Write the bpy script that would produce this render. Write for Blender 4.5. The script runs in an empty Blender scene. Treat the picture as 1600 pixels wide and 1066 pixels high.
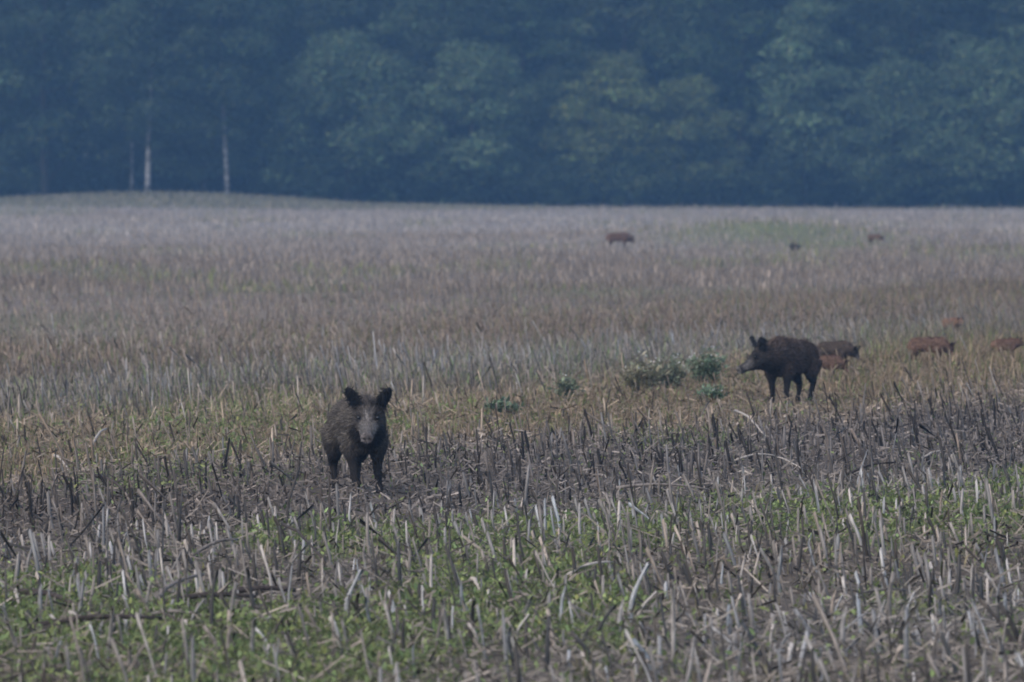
import bpy, bmesh, math, random
import numpy as np
from mathutils import Vector, Matrix, Euler

R = math.radians
random.seed(11)
rng = np.random.default_rng(7)
S = bpy.context.scene
COL = S.collection

# ------------------------------------------------------------------ camera
EYE = 3.0                      # height of the lens above the field (a raised stand)
FPX = 10000.0                  # focal length in photo pixels (1600 px wide)
HORIZON = 245.0
cam_d = bpy.data.cameras.new('camera')
cam = bpy.data.objects.new('camera', cam_d)
COL.objects.link(cam)
cam_d.sensor_width = 36.0
cam_d.lens = 36.0 * FPX / 1600.0
cam.location = (0, 0, EYE)
cam.rotation_euler = (R(90) - math.atan((533 - HORIZON) / FPX), 0, 0)
cam_d.clip_start = 1.0
cam_d.clip_end = 3000
cam_d.dof.use_dof = True
cam_d.dof.focus_distance = 57.0
cam_d.dof.aperture_fstop = 4.2
S.camera = cam

# ------------------------------------------------------------------ world and sun (dusk, flat blue light)
SUN_EL, SUN_AZ = 48.0, 225.0   # veiled, behind the camera and to the left
w = bpy.data.worlds.new('World')
S.world = w
w.use_nodes = True
nt = w.node_tree
bg = nt.nodes['Background']
sky = nt.nodes.new('ShaderNodeTexSky')
sky.sky_type = 'NISHITA'
sky.sun_disc = False
sky.sun_elevation = R(SUN_EL)
sky.sun_rotation = R(SUN_AZ)
sky.altitude = 200
sky.air_density = 1.0
sky.dust_density = 2.5
sky.ozone_density = 2.0
nt.links.new(sky.outputs[0], bg.inputs[0])
bg.inputs[1].default_value = 0.10

sun_d = bpy.data.lights.new('sun', 'SUN')
sun = bpy.data.objects.new('sun', sun_d)
COL.objects.link(sun)
sun_d.energy = 0.8
sun_d.angle = R(100)
sun_d.color = (1.0, 0.88, 0.72)
sd = Vector((math.sin(R(SUN_AZ)) * math.cos(R(SUN_EL)), math.cos(R(SUN_AZ)) * math.cos(R(SUN_EL)), math.sin(R(SUN_EL))))
sun.rotation_euler = sd.to_track_quat('Z', 'Y').to_euler()

S.view_settings.view_transform = 'Standard'
S.view_settings.look = 'None'
S.view_settings.gamma = 1.0
S.view_settings.use_curve_mapping = False
S.view_settings.exposure = 1.32
S.render.engine = 'CYCLES'
S.cycles.max_bounces = 5
S.cycles.diffuse_bounces = 3
S.cycles.glossy_bounces = 1
S.cycles.transmission_bounces = 3
S.cycles.volume_bounces = 0
S.cycles.transparent_max_bounces = 4
S.cycles.use_denoising = True
S.cycles.denoising_input_passes = 'RGB_ALBEDO_NORMAL'
S.cycles.denoising_prefilter = 'ACCURATE'
S.cycles.use_adaptive_sampling = False
S.cycles.filter_width = 1.8

# ------------------------------------------------------------------ helpers
def hash2(ix, iy, s):
    n = (ix.astype(np.int64) * 374761393 + iy.astype(np.int64) * 668265263 + s * 974711) & 0x7fffffff
    n = (n ^ (n >> 13)) * 1274126177 & 0x7fffffff
    n = n ^ (n >> 16)
    return (n & 0xffff) / 65535.0

def vnoise(x, y, s=0):
    x = np.asarray(x, float); y = np.asarray(y, float)
    ix = np.floor(x); iy = np.floor(y)
    fx = x - ix; fy = y - iy
    fx = fx * fx * (3 - 2 * fx); fy = fy * fy * (3 - 2 * fy)
    a = hash2(ix, iy, s); b = hash2(ix + 1, iy, s); c = hash2(ix, iy + 1, s); d = hash2(ix + 1, iy + 1, s)
    return (a * (1 - fx) + b * fx) * (1 - fy) + (c * (1 - fx) + d * fx) * fy

def fbm(x, y, s=0, o=3):
    t = 0; a = 0.5; n = 0
    for k in range(o):
        t = t + a * vnoise(np.asarray(x) * 2 ** k, np.asarray(y) * 2 ** k, s + k * 17); n += a; a *= 0.5
    return t / n

def sstep(a, b, x):
    t = np.clip((np.asarray(x, float) - a) / (b - a), 0, 1)
    return t * t * (3 - 2 * t)

def band(a, b, soft, x):
    return sstep(a - soft, a + soft, x) * (1 - sstep(b - soft, b + soft, x))

# terrain: nearly flat field, a grass bank under the birches, forest floor behind
def height(x, y):
    x = np.asarray(x, float); y = np.asarray(y, float)
    h = 0.22 * (fbm(x / 14.0, y / 26.0, 3, 2) - 0.5) * sstep(20, 60, y)
    h = h - 0.36 * sstep(280, 400, y)
    h = h + 0.68 * np.exp(-((x + 21.0) / 11.5) ** 2) * sstep(382, 404, y)
    h = h + 0.30 * sstep(-4, -30, x) * sstep(330, 395, y)
    h = h + 0.60 * np.exp(-((x - 9.0) / 4.5) ** 2 - ((y - 228) / 15.0) ** 2)
    h = h + 0.18 * (fbm(x / 5.0, y / 5.0, 63, 2) - 0.5) * sstep(375, 400, y)
    h = h + 0.25 * np.exp(-((x - 15.0) / 4.0) ** 2 - ((y - 190) / 12.0) ** 2)
    h = h + 1.5 * sstep(410, 520, y)
    return h

def ground_at(px, py):
    """point of the field that the photograph shows at a pixel"""
    Y = FPX * EYE / (py - HORIZON)
    for _ in range(12):
        X = (px - 800) / FPX * Y
        Y = FPX * (EYE - float(height(X, Y))) / (py - HORIZON)
    X = (px - 800) / FPX * Y
    return X, Y, float(height(X, Y))

# the rows of the stubble run away to the right: q numbers the strips across them
ROW = np.array([0.399, 0.917])
def strip(x, y):
    return y - 2.3 * x

def mesh_np(name, verts, faces, cols=None, smooth=False):
    me = bpy.data.meshes.new(name)
    verts = np.asarray(verts, np.float32).reshape(-1, 3)
    me.vertices.add(len(verts))
    me.vertices.foreach_set('co', verts.ravel())
    if isinstance(faces, np.ndarray):
        faces = [faces]
    idx = np.concatenate([f.ravel() for f in faces]).astype(np.int32)
    tot = np.concatenate([np.full(len(f), f.shape[1]) for f in faces]).astype(np.int32)
    me.loops.add(len(idx)); me.loops.foreach_set('vertex_index', idx)
    me.polygons.add(len(tot))
    st = np.zeros(len(tot), np.int32); st[1:] = np.cumsum(tot)[:-1]
    me.polygons.foreach_set('loop_start', st)
    if smooth:
        me.polygons.foreach_set('use_smooth', np.ones(len(tot), bool))
    me.update(calc_edges=True)
    me.validate()
    if cols is not None:
        a = me.color_attributes.new('Col', 'FLOAT_COLOR', 'POINT')
        c = np.ones((len(verts), 4), np.float32); c[:, :3] = cols
        a.data.foreach_set('color', c.ravel())
    return me

def obj(name, me, mat=None, parent=None, **props):
    o = bpy.data.objects.new(name, me)
    COL.objects.link(o)
    if mat is not None and len(me.materials) == 0:
        me.materials.append(mat)
    if parent is not None:
        o.parent = parent
    for k, v in props.items():
        o[k] = v
    return o

def empty(name, loc, rz=0.0, **props):
    o = bpy.data.objects.new(name, None)
    COL.objects.link(o)
    o.location = loc
    o.rotation_euler = (0, 0, rz)
    o.empty_display_size = 0.2
    for k, v in props.items():
        o[k] = v
    return o

# ------------------------------------------------------------------ materials
class NB:
    def __init__(s, name):
        s.m = bpy.data.materials.new(name); s.m.use_nodes = True
        s.t = s.m.node_tree; s.b = s.t.nodes['Principled BSDF']
        s.b.inputs['Roughness'].default_value = 0.9
        s.b.inputs['Specular IOR Level'].default_value = 0.12
    def n(s, kind, **kw):
        x = s.t.nodes.new(kind)
        for k, v in kw.items():
            setattr(x, k, v)
        return x
    def l(s, a, b): s.t.links.new(a, b)
    def noise(s, scale, detail=3, vec=None, rough=0.6):
        x = s.n('ShaderNodeTexNoise'); x.inputs['Scale'].default_value = scale
        x.inputs['Detail'].default_value = detail; x.inputs['Roughness'].default_value = rough
        if vec is not None: s.l(vec, x.inputs['Vector'])
        return x
    def ramp(s, fac, stops):
        x = s.n('ShaderNodeValToRGB'); s.l(fac, x.inputs[0])
        e = x.color_ramp.elements
        while len(e) < len(stops): e.new(0.5)
        for k, (p, c) in enumerate(stops):
            e[k].position = p; e[k].color = (*c, 1) if len(c) == 3 else c
        return x
    def mix(s, a, b, fac, mode='MIX'):
        x = s.n('ShaderNodeMix', data_type='RGBA', blend_type=mode)
        for sock, v in ((x.inputs[6], a), (x.inputs[7], b), (x.inputs[0], fac)):
            if hasattr(v, 'is_linked'): s.l(v, sock)
            elif isinstance(v, (int, float)): sock.default_value = v
            else: sock.default_value = (*v, 1)
        return x.outputs[2]

def vcol_mat(name, scale=30, lo=0.6, hi=1.4, attr=True, rough=0.9, stretch=None, trans=0.0, objcol=False):
    m = NB(name)
    if objcol:
        a = m.n('ShaderNodeObjectInfo').outputs['Color']
    else:
        a = m.n('ShaderNodeAttribute', attribute_name='Col').outputs['Color']
    tc = m.n('ShaderNodeTexCoord')
    vec = tc.outputs['Object']
    if stretch:
        mp = m.n('ShaderNodeMapping'); mp.inputs['Scale'].default_value = stretch
        m.l(vec, mp.inputs[0]); vec = mp.outputs[0]
    nz = m.noise(scale, 3, vec)
    r = m.ramp(nz.outputs[0], [(0.25, (lo,) * 3), (0.75, (hi,) * 3)])
    c = m.mix(a, r.outputs[0], 1.0, 'MULTIPLY')
    m.l(c, m.b.inputs['Base Color'])
    m.b.inputs['Roughness'].default_value = rough
    if trans > 0:
        tr = m.n('ShaderNodeBsdfTranslucent'); m.l(c, tr.inputs[0])
        mx = m.n('ShaderNodeMixShader'); mx.inputs[0].default_value = trans
        m.l(m.b.outputs[0], mx.inputs[1]); m.l(tr.outputs[0], mx.inputs[2])
        m.l(mx.outputs[0], m.t.nodes['Material Output'].inputs[0])
    return m.m

M_STALK = vcol_mat('stalk_dry', 40, 0.55, 1.4, stretch=(1, 1, 0.15))
M_STALK1 = vcol_mat('stalk_dry_single', 40, 0.5, 1.45, stretch=(1, 1, 0.12), objcol=True)
M_LITTER = vcol_mat('straw_litter', 25, 0.6, 1.35)
M_GRASS = vcol_mat('dry_grass_blades', 8, 0.75, 1.25, trans=0.25)
M_GREEN = vcol_mat('weed_leaves', 12, 0.7, 1.3, trans=0.3)
M_FUR = vcol_mat('boar_coat', 60, 0.55, 1.5, rough=0.75)
M_FUR.node_tree.nodes['Principled BSDF'].inputs['Specular IOR Level'].default_value = 0.25
M_LEAF = vcol_mat('tree_leaves', 0.5, 0.75, 1.25, trans=0.3)
t_ = M_LEAF.node_tree
oi = t_.nodes.new('ShaderNodeObjectInfo')
mx_ = t_.nodes.new('ShaderNodeMix'); mx_.data_type = 'RGBA'; mx_.blend_type = 'MULTIPLY'; mx_.inputs[0].default_value = 1
src = t_.nodes['Principled BSDF'].inputs['Base Color'].links[0].from_socket
tgt = [l.to_socket for l in src.links]
t_.links.new(src, mx_.inputs[6]); t_.links.new(oi.outputs['Color'], mx_.inputs[7])
for q_ in tgt: t_.links.new(mx_.outputs[2], q_)

def bark_mat(name, c0, c1, scale):
    m = NB(name)
    tc = m.n('ShaderNodeTexCoord')
    mp = m.n('ShaderNodeMapping'); mp.inputs['Scale'].default_value = scale
    m.l(tc.outputs['Object'], mp.inputs[0])
    nz = m.noise(1.0, 4, mp.outputs[0])
    r = m.ramp(nz.outputs[0], [(0.42, c0), (0.58, c1)])
    m.l(r.outputs[0], m.b.inputs['Base Color'])
    return m.m
M_BARK = bark_mat('dark_bark', (0.025, 0.021, 0.017), (0.05, 0.044, 0.036), (9, 9, 1.5))
M_BIRCH = bark_mat('birch_bark', (0.08, 0.076, 0.072), (0.32, 0.31, 0.30), (1.5, 1.5, 3))

def plain(name, c, rough=0.5, spec=0.5):
    m = NB(name); m.b.inputs['Base Color'].default_value = (*c, 1)
    m.b.inputs['Roughness'].default_value = rough; m.b.inputs['Specular IOR Level'].default_value = spec
    return m.m
M_EYE = plain('boar_eye', (0.006, 0.005, 0.004), 0.15)

# ground: soil, chopped straw, moss; the strips come with the mesh
g = NB('field_soil')
att = g.n('ShaderNodeAttribute', attribute_name='Col').outputs['Color']
geo = g.n('ShaderNodeNewGeometry').outputs['Position']
n1 = g.noise(0.9, 6, geo, 0.7); n2 = g.noise(14, 5, geo, 0.7)
r1 = g.ramp(n1.outputs[0], [(0.3, (0.65, 0.62, 0.6)), (0.5, (1, 1, 1)), (0.7, (1.25, 1.25, 1.2))])
r2 = g.ramp(n2.outputs[0], [(0.35, (0.5, 0.46, 0.43)), (0.5, (0.95, 0.95, 0.95)), (0.68, (1.5, 1.45, 1.35))])
cc = g.mix(g.mix(att, r1.outputs[0], 1.0, 'MULTIPLY'), r2.outputs[0], 1.0, 'MULTIPLY')
g.l(cc, g.b.inputs['Base Color'])
bp = g.n('ShaderNodeBump'); bp.inputs['Strength'].default_value = 0.8; bp.inputs['Distance'].default_value = 0.05
g.l(n2.outputs[0], bp.inputs['Height']); g.l(bp.outputs[0], g.b.inputs['Normal'])
M_SOIL = g.m

# ------------------------------------------------------------------ the field's strips, in field coordinates
def zones(x, y):
    q = strip(x, y) + (5.0 + 0.10 * np.maximum(y - 70, 0)) * (fbm(x / 3.5, y / 9.0, 41, 4) - 0.5) * 2
    z = {}
    qf = q + 0.95 * np.clip(x, -6, 8)            # the near headland narrows to the left
    z['fore'] = 1 - sstep(52, 57, qf)
    z['dark'] = sstep(52, 57, qf) * (1 - sstep(65, 69, q))
    z['grass'] = band(66, 84, 3, q)
    z['mid'] = band(83, 99, 6, q)
    z['brown'] = band(99, 126, 9, q)
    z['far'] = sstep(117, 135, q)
    green = sstep(0.50, 0.64, 0.7 * fbm(x / 1.6, y / 4.5, 77, 3) + 0.3 * fbm(x / 0.35, y / 0.9, 78, 2)) * (z['fore'] * 1.0 + 0.45 * z['dark'] + 0.5 * z['grass'] + 0.12 * z['mid'])
    green = green + 1.0 * np.exp(-((y - 143) / 2.6) ** 2) * band(-6.8, -3.4, 1.0, x) + 0.8 * np.exp(-((y - 200) / 4.0) ** 2) * band(-11.5, -8.8, 1.0, x)
    green = green + 0.9 * np.exp(-((y - 178) / 6.0) ** 2) * band(4.2, 6.6, 1.0, x)
    green = green + 0.45 * sstep(0.62, 0.72, fbm(x / 4.0, y / 14.0, 91, 2)) * z['far']
    green = green + 0.9 * np.exp(-((x - 9.0) / 4.0) ** 2 - ((y - 222) / 14.0) ** 2) + 0.55 * np.exp(-((x - 14.5) / 3.0) ** 2 - ((y - 190) / 12.0) ** 2)
    z['green'] = np.clip(green, 0, 1)
    z['streak'] = 0.62 + 0.76 * (0.5 * fbm(strip(x, y) / 7.0, (0.4 * x + 0.917 * y) / 45.0, 23, 3) + 0.5 * fbm(x / 12.0, y / 16.0, 29, 4))
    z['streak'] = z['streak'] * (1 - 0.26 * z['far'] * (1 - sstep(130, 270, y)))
    return z

def zmix(z, d):
    c = sum(np.asarray(z[k])[:, None] * np.array(c)[None, :] for k, c in d.items())
    s_ = z['streak'][:, None]
    return c * s_ * (1 + (s_ - 1) * np.array((-0.25, 0.0, 0.30)))

# ------------------------------------------------------------------ ground sheet
ys = np.concatenate([np.linspace(-80, 24, 14), 24 * np.exp(np.linspace(0, math.log(440 / 24), 760))[1:], np.linspace(440, 760, 34)[1:]])
tt = np.linspace(-1, 1, 221)
tt = 0.16 * tt + 0.84 * tt ** 5
wd = 40 + 0.55 * np.maximum(ys, 0)
wd = np.maximum(wd, 90)
GX = tt[None, :] * wd[:, None]
GY = np.repeat(ys[:, None], len(tt), 1)
near = (1 - sstep(90, 140, GY)) * sstep(20, 30, GY) * (1 - sstep(10, 20, np.abs(GX)))
GZ = height(GX, GY) + near * 0.09 * (fbm(GX / 0.5, GY / 0.5, 5, 3) - 0.5)
ny, nx = GX.shape
ii = np.arange(ny * nx).reshape(ny, nx)
F = np.stack([ii[:-1, :-1], ii[:-1, 1:], ii[1:, 1:], ii[1:, :-1]], -1).reshape(-1, 4)
fx, fy = GX.ravel(), GY.ravel()
z = zones(fx, fy)
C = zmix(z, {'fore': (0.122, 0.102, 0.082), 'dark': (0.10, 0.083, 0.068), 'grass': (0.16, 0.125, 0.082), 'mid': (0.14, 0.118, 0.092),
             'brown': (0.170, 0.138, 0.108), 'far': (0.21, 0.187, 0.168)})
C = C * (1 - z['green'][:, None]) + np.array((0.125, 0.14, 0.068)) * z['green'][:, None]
bank = (np.exp(-((fx + 20) / 12.0) ** 2) * sstep(380, 388, fy))[:, None]
C = C * (1 - bank) + np.array((0.15, 0.145, 0.10)) * bank
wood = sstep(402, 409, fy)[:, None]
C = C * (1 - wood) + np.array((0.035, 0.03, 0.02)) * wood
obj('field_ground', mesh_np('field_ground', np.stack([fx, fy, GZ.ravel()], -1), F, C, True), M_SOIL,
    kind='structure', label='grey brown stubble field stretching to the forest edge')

# ------------------------------------------------------------------ stubble
def trampled(x, y):
    """the animals have trodden the growth flat round their feet"""
    f = np.ones(len(x))
    for bx_, by_, wx_ in ((-1.4, 57.2, .9), (3.3, 78.0, 1.0)):
        f = f - 0.5 * np.exp(-((x - bx_) / wx_) ** 4) * sstep(by_ - 6.5, by_ - 4.0, y) * (1 - sstep(by_ + 1.2, by_ + 2.0, y))
    return f

def rows_positions(y0, y1, row_gap, step, margin=2.0, spread=0.10):
    """plants set in rows along ROW over the part of the field in view"""
    perp = np.array([ROW[1], -ROW[0]])
    hw = lambda y: 0.086 * y + margin
    amin, amax = -0.4 * hw(y1) + y0 * 0.9, y1 * 0.93 + hw(y1)
    pmin, pmax = -(hw(y1) + 0.40 * y1), hw(y1) - 0.40 * y0 + 2
    k = np.arange(pmin, pmax, row_gap); s = np.arange(amin, amax, step)
    K, A = np.meshgrid(k, s)
    K = K + rng.normal(0, spread * row_gap, K.shape); A = A + rng.uniform(-0.5, 0.5, A.shape) * step
    X = K * perp[0] + A * ROW[0]; Y = K * perp[1] + A * ROW[1]
    ok = (Y > y0) & (Y < y1) & (np.abs(X) < hw(Y))
    return X[ok], Y[ok]

def stalk_colours(x, y, n):
    z = zones(x, y)
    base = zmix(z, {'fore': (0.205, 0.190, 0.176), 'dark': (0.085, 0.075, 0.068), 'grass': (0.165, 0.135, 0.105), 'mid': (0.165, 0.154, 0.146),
                    'brown': (0.205, 0.173, 0.145), 'far': (0.285, 0.252, 0.226)})  # far: straw tone made paler and greyer, distance haze put into the colour
    u = rng.random(n)
    tone = np.where(u < 0.34, 0.28, np.where(u > 0.84, 1.7, 1.0)) * rng.uniform(0.75, 1.2, n)
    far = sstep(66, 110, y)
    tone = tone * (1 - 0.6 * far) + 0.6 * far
    hue = rng.normal(0, 0.05, n)
    return base * tone[:, None] * np.stack([1 + hue, np.ones(n), 1 - hue], -1)

xa, ya = rows_positions(34, 120, 0.58, 0.135, spread=0.07)
xb, yb = rows_positions(120, 235, 0.62, 0.34)
xc, yc = rows_positions(235, 402, 0.95, 0.75)
x = np.concatenate([xa, xb, xc]); y = np.concatenate([ya, yb, yc])
z = zones(x, y)
keep = rng.random(len(x)) < (z['fore'] * (0.35 + 0.9 * vnoise(x / 1.3, y / 3.0, 9)) + 0.95 * z['dark'] + 0.28 * z['grass'] + 0.75 * z['mid'] + 0.8 * z['brown'] + 0.95 * z['far'] * (1 - 0.85 * z['green']))
x, y = x[keep], y[keep]
n = len(x)
z = zones(x, y)
hgt = rng.gamma(4.5, 1 / 4.5, n) * (0.17 * z['fore'] + 0.175 * z['dark'] + 0.15 * z['grass'] + 0.21 * z['mid'] + 0.18 * z['brown'] + 0.20 * z['far'])
hgt = np.clip(hgt, 0.08, 0.62) * trampled(x, y)
rad = rng.uniform(0.0055, 0.0155, n) * (1 - 0.32 * sstep(66, 80, y)) * (1 + 0.25 * sstep(110, 160, y) + 0.5 * sstep(230, 300, y))
lean = np.stack([rng.normal(-0.16, 0.12, n), rng.normal(0, 0.12, n)], -1)
wild = rng.random(n) < 0.08
lean[wild] += rng.normal(0, 0.55, (wild.sum(), 2))
colr = stalk_colours(x, y, n)

# the three hundred that show largest become things of their own
in_view = (np.abs(x / y) < 0.0795) & (y > 36.8)
order = np.argsort(np.where(in_view, y, 1e9))
single = order[:300]
rest = np.ones(n, bool); rest[single] = False

def stalk_mass(name, sel, sides, rings):
    xs, ys_, hs, rs, ls, cs = x[sel], y[sel], hgt[sel], rad[sel], lean[sel], colr[sel]
    m = len(xs)
    zs = height(xs, ys_) - 0.03
    ph = rng.random(m) * 6.28
    bend = rng.normal(0, 0.10, (m, 2))
    V = []
    for r_ in range(rings):
        t = r_ / (rings - 1)
        cx = xs + ls[:, 0] * hs * t + bend[:, 0] * hs * t * t
        cy = ys_ + ls[:, 1] * hs * t + bend[:, 1] * hs * t * t
        cz = zs + (hs + 0.03) * t
        rr = rs * (1.15 - 0.4 * t)
        for k in range(sides):
            a = ph + 6.2832 * k / sides
            top = (0.02 * np.cos(a * 1.0 + 1.0) if r_ == rings - 1 else 0)
            V.append(np.stack([cx + rr * np.cos(a), cy + rr * np.sin(a), cz + top], -1))
    nv = rings * sides
    V = np.stack(V, 1).reshape(-1, 3)
    base = (np.arange(m) * nv)[:, None]
    fs = []
    for r_ in range(rings - 1):
        for k in range(sides):
            k2 = (k + 1) % sides
            fs.append(base + np.array([[r_ * sides + k, r_ * sides + k2, (r_ + 1) * sides + k2, (r_ + 1) * sides + k]]))
    fs = np.stack(fs, 1).reshape(-1, 4)
    faces = [fs]
    if sides == 4:
        faces.append((base + np.array([[(rings - 1) * 4 + k for k in range(4)]])).reshape(-1, 4))
    return mesh_np(name, V, faces, np.repeat(cs, nv, 0), True)

near_r = rest & (y < 125); far_r = rest & (y >= 125)
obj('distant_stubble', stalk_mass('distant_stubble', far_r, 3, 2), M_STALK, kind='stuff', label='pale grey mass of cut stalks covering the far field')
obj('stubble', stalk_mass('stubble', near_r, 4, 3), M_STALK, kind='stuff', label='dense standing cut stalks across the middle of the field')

def stalk_variant(k):
    r2 = np.random.default_rng(100 + k)
    sides, rings = 7, 6
    H = 1.0
    bx, by = r2.normal(0, 0.05, 2)
    V, Fq = [], []
    ph = r2.random() * 6.28
    for i in range(rings):
        t = i / (rings - 1)
        rr = 0.0135 * (1.22 - 0.42 * t + (0.25 if i == 0 else 0)) * r2.uniform(0.9, 1.1)
        for s in range(sides):
            a = ph + 6.2832 * s / sides
            dz = 0
            if i == rings - 1:
                dz = 0.035 * math.cos(a + k) + r2.uniform(-0.03, 0.03)
            rad_ = rr * r2.uniform(0.88, 1.1)
            V.append((bx * t * t + rad_ * math.cos(a), by * t * t + rad_ * math.sin(a), -0.08 + 1.08 * t + dz))
    for i in range(rings - 1):
        for s in range(sides):
            s2 = (s + 1) % sides
            Fq.append((i * sides + s, i * sides + s2, (i + 1) * sides + s2, (i + 1) * sides + s))
    V.append((bx, by, 0.93)); c = len(V) - 1
    Ft = [((rings - 1) * sides + s, (rings - 1) * sides + (s + 1) % sides, c) for s in range(sides)]
    # a peeling strip of rind or a stub of a side shoot
    if k % 2 == 0:
        t0 = r2.uniform(0.45, 0.8); a = r2.random() * 6.28; L = r2.uniform(0.08, 0.2)
        p = np.array([bx * t0 * t0, by * t0 * t0, t0]); d = np.array([math.cos(a), math.sin(a), 0]) * L * 0.35
        sd_ = np.array([-math.sin(a), math.cos(a), 0]) * 0.006
        e = p + d + np.array([0, 0, r2.choice([-0.25, 0.2]) * L * 2.2])
        b = len(V)
        V += [tuple(p - sd_), tuple(p + sd_), tuple(e + sd_ * 0.6), tuple(e - sd_ * 0.6)]
        Fq.append((b, b + 1, b + 2, b + 3))
    me = mesh_np('cut_stalk', np.array(V), [np.array(Fq), np.array(Ft)], None, True)
    me.materials.append(M_STALK1)
    return me

variants = [stalk_variant(k) for k in range(14)]
for i in single:
    o = bpy.data.objects.new('cut_stalk', variants[int(rng.integers(14))])
    COL.objects.link(o)
    hx, hy, hh = float(x[i]), float(y[i]), float(hgt[i])
    o.location = (hx, hy, float(height(hx, hy)))
    s = float(rad[i]) / 0.0135
    o.scale = (s, s, hh)
    o.rotation_euler = (float(-lean[i, 1]), float(lean[i, 0]), float(rng.random() * 0.4))
    o.color = (*[float(c) for c in colr[i]], 1)
    lum = float(colr[i].mean())
    tone = 'dark brown' if lum < 0.085 else ('pale straw grey' if lum > 0.2 else 'dull grey brown')
    size = 'tall' if hh > 0.28 else ('short' if hh < 0.16 else 'shin-high')
    tilt = 'leaning left' if lean[i, 0] < -0.2 else ('leaning right' if lean[i, 0] > 0.06 else 'standing nearly upright')
    u = hx / hy / 0.08
    side = 'left' if u < -0.33 else ('right' if u > 0.33 else 'middle')
    o['label'] = f'{size} {tone} cut stalk {tilt} in the {side} foreground stubble'
    o['category'] = 'stalk'
    o['group'] = f'{size} {tone} stalks {tilt} in the {side} foreground'

# ------------------------------------------------------------------ blades, weeds and litter (nobody could count them)
def fan_points(n_, y0, y1, power=1.0, margin=1.5):
    t = rng.random(n_) ** power
    Y = y0 + (y1 - y0) * t
    X = rng.uniform(-1, 1, n_) * (0.084 * Y + margin)
    return X, Y

def blades(name, X, Y, L, W, C_, bend=0.5, mat=M_GRASS, label='', z0=-0.01, lift=None):
    m = len(X)
    a = rng.random(m) * 6.2832
    dx, dy = np.cos(a), np.sin(a)
    fa = rng.random(m) * 6.2832
    wx, wy = np.cos(fa) * W, np.sin(fa) * W
    b = rng.uniform(0.1, 1.0, m) * bend
    Z = height(X, Y) + z0
    h1, h2 = L * 0.55, L * (1 - 0.35 * b)
    p1x, p1y = X + dx * b * L * 0.3, Y + dy * b * L * 0.3
    p2x, p2y = X + dx * b * L, Y + dy * b * L
    V = np.stack([np.stack([X - wx, Y - wy, Z], -1), np.stack([X + wx, Y + wy, Z], -1),
                  np.stack([p1x + wx * .8, p1y + wy * .8, Z + h1], -1), np.stack([p1x - wx * .8, p1y - wy * .8, Z + h1], -1),
                  np.stack([p2x, p2y, Z + h2], -1)], 1).reshape(-1, 3)
    base = (np.arange(m) * 5)[:, None]
    q = base + np.array([[0, 1, 2, 3]]); t = base + np.array([[3, 2, 4]])
    return obj(name, mesh_np(name, V, [q, t], np.repeat(C_, 5, 0)), mat, kind='stuff', label=label)

def vary(c, n_, s=0.25):
    c = np.asarray(c)
    return c * rng.lognormal(0, s, n_)[:, None] * np.stack([1 + rng.normal(0, .06, n_), np.ones(n_), 1 + rng.normal(0, .06, n_)], -1)

def rank(x, y):
    """taller growth where the young animals root"""
    return 1 + 1.0 * band(5.4, 8.2, .6, x) * band(82, 104, 2, y) + 0.8 * band(3.8, 5.2, .3, x) * band(79, 90, 1.5, y)

# dry grass: thick on the fallow strip, thin between the rows elsewhere
X, Y = fan_points(210000, 34, 150, 1.0)
z = zones(X, Y)
pk = 0.05 * z['fore'] + 0.10 * z['dark'] + 1.0 * z['grass'] * (0.3 + vnoise(X / 1.2, Y / 3, 31)) + 0.5 * z['mid'] + 0.55 * z['brown'] + 0.25 * z['far']
k = rng.random(len(X)) < pk
X, Y = X[k], Y[k]; z = zones(X, Y); m = len(X)
cg = zmix(z, {'fore': (0.15, 0.13, 0.08), 'dark': (0.16, 0.13, 0.10), 'grass': (0.215, 0.160, 0.105), 'mid': (0.21, 0.18, 0.135), 'brown': (0.215, 0.168, 0.122), 'far': (0.265, 0.23, 0.195)})
cg = cg * rng.lognormal(0, 0.3, m)[:, None]
gr = (rng.random(m) < 0.22 + 0.5 * z['green'])[:, None]
cg = np.where(gr, cg * np.array((0.62, 0.92, 0.55)), cg)
blades('dry_grass', X, Y, rng.uniform(0.07, 0.30, m) * (0.65 + 0.5 * z['mid'] + 0.35 * z['brown']) * trampled(X, Y) * rank(X, Y), rng.uniform(0.004, 0.010, m), cg, 0.8, M_GRASS, 'tan and olive dry grass on the fallow strip behind the boars')
# far haulm between the distant rows
X, Y = fan_points(60000, 140, 402, 1.0, 4)
z = zones(X, Y); m = len(X)
cg = zmix(z, {'fore': (0.15,) * 3, 'dark': (0.15,) * 3, 'grass': (0.2, 0.16, 0.11), 'mid': (0.2, 0.17, 0.14), 'brown': (0.2, 0.16, 0.12), 'far': (0.32, 0.278, 0.238)}) * rng.lognormal(0, 0.25, m)[:, None]
gr = (rng.random(m) < 0.85 * z['green'])[:, None]
cg = np.where(gr, np.array((0.20, 0.205, 0.10)) * rng.lognormal(0, .2, m)[:, None], cg)
blades('distant_haulm', X, Y, rng.uniform(0.1, 0.34, m), rng.uniform(0.012, 0.03, m), cg, 0.5, M_GRASS, 'thin pale haulm between the distant stubble rows')
# grass on the bank under the birches
m = 16000
X = rng.uniform(-44, 2, m); Y = rng.uniform(384, 409, m)
blades('bank_grass', X, Y, rng.uniform(0.12, 0.4, m), rng.uniform(0.02, 0.05, m), vary((0.18, 0.17, 0.115), m), 0.6, M_GRASS, 'olive brown grass on the bank below the birches')
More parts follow.
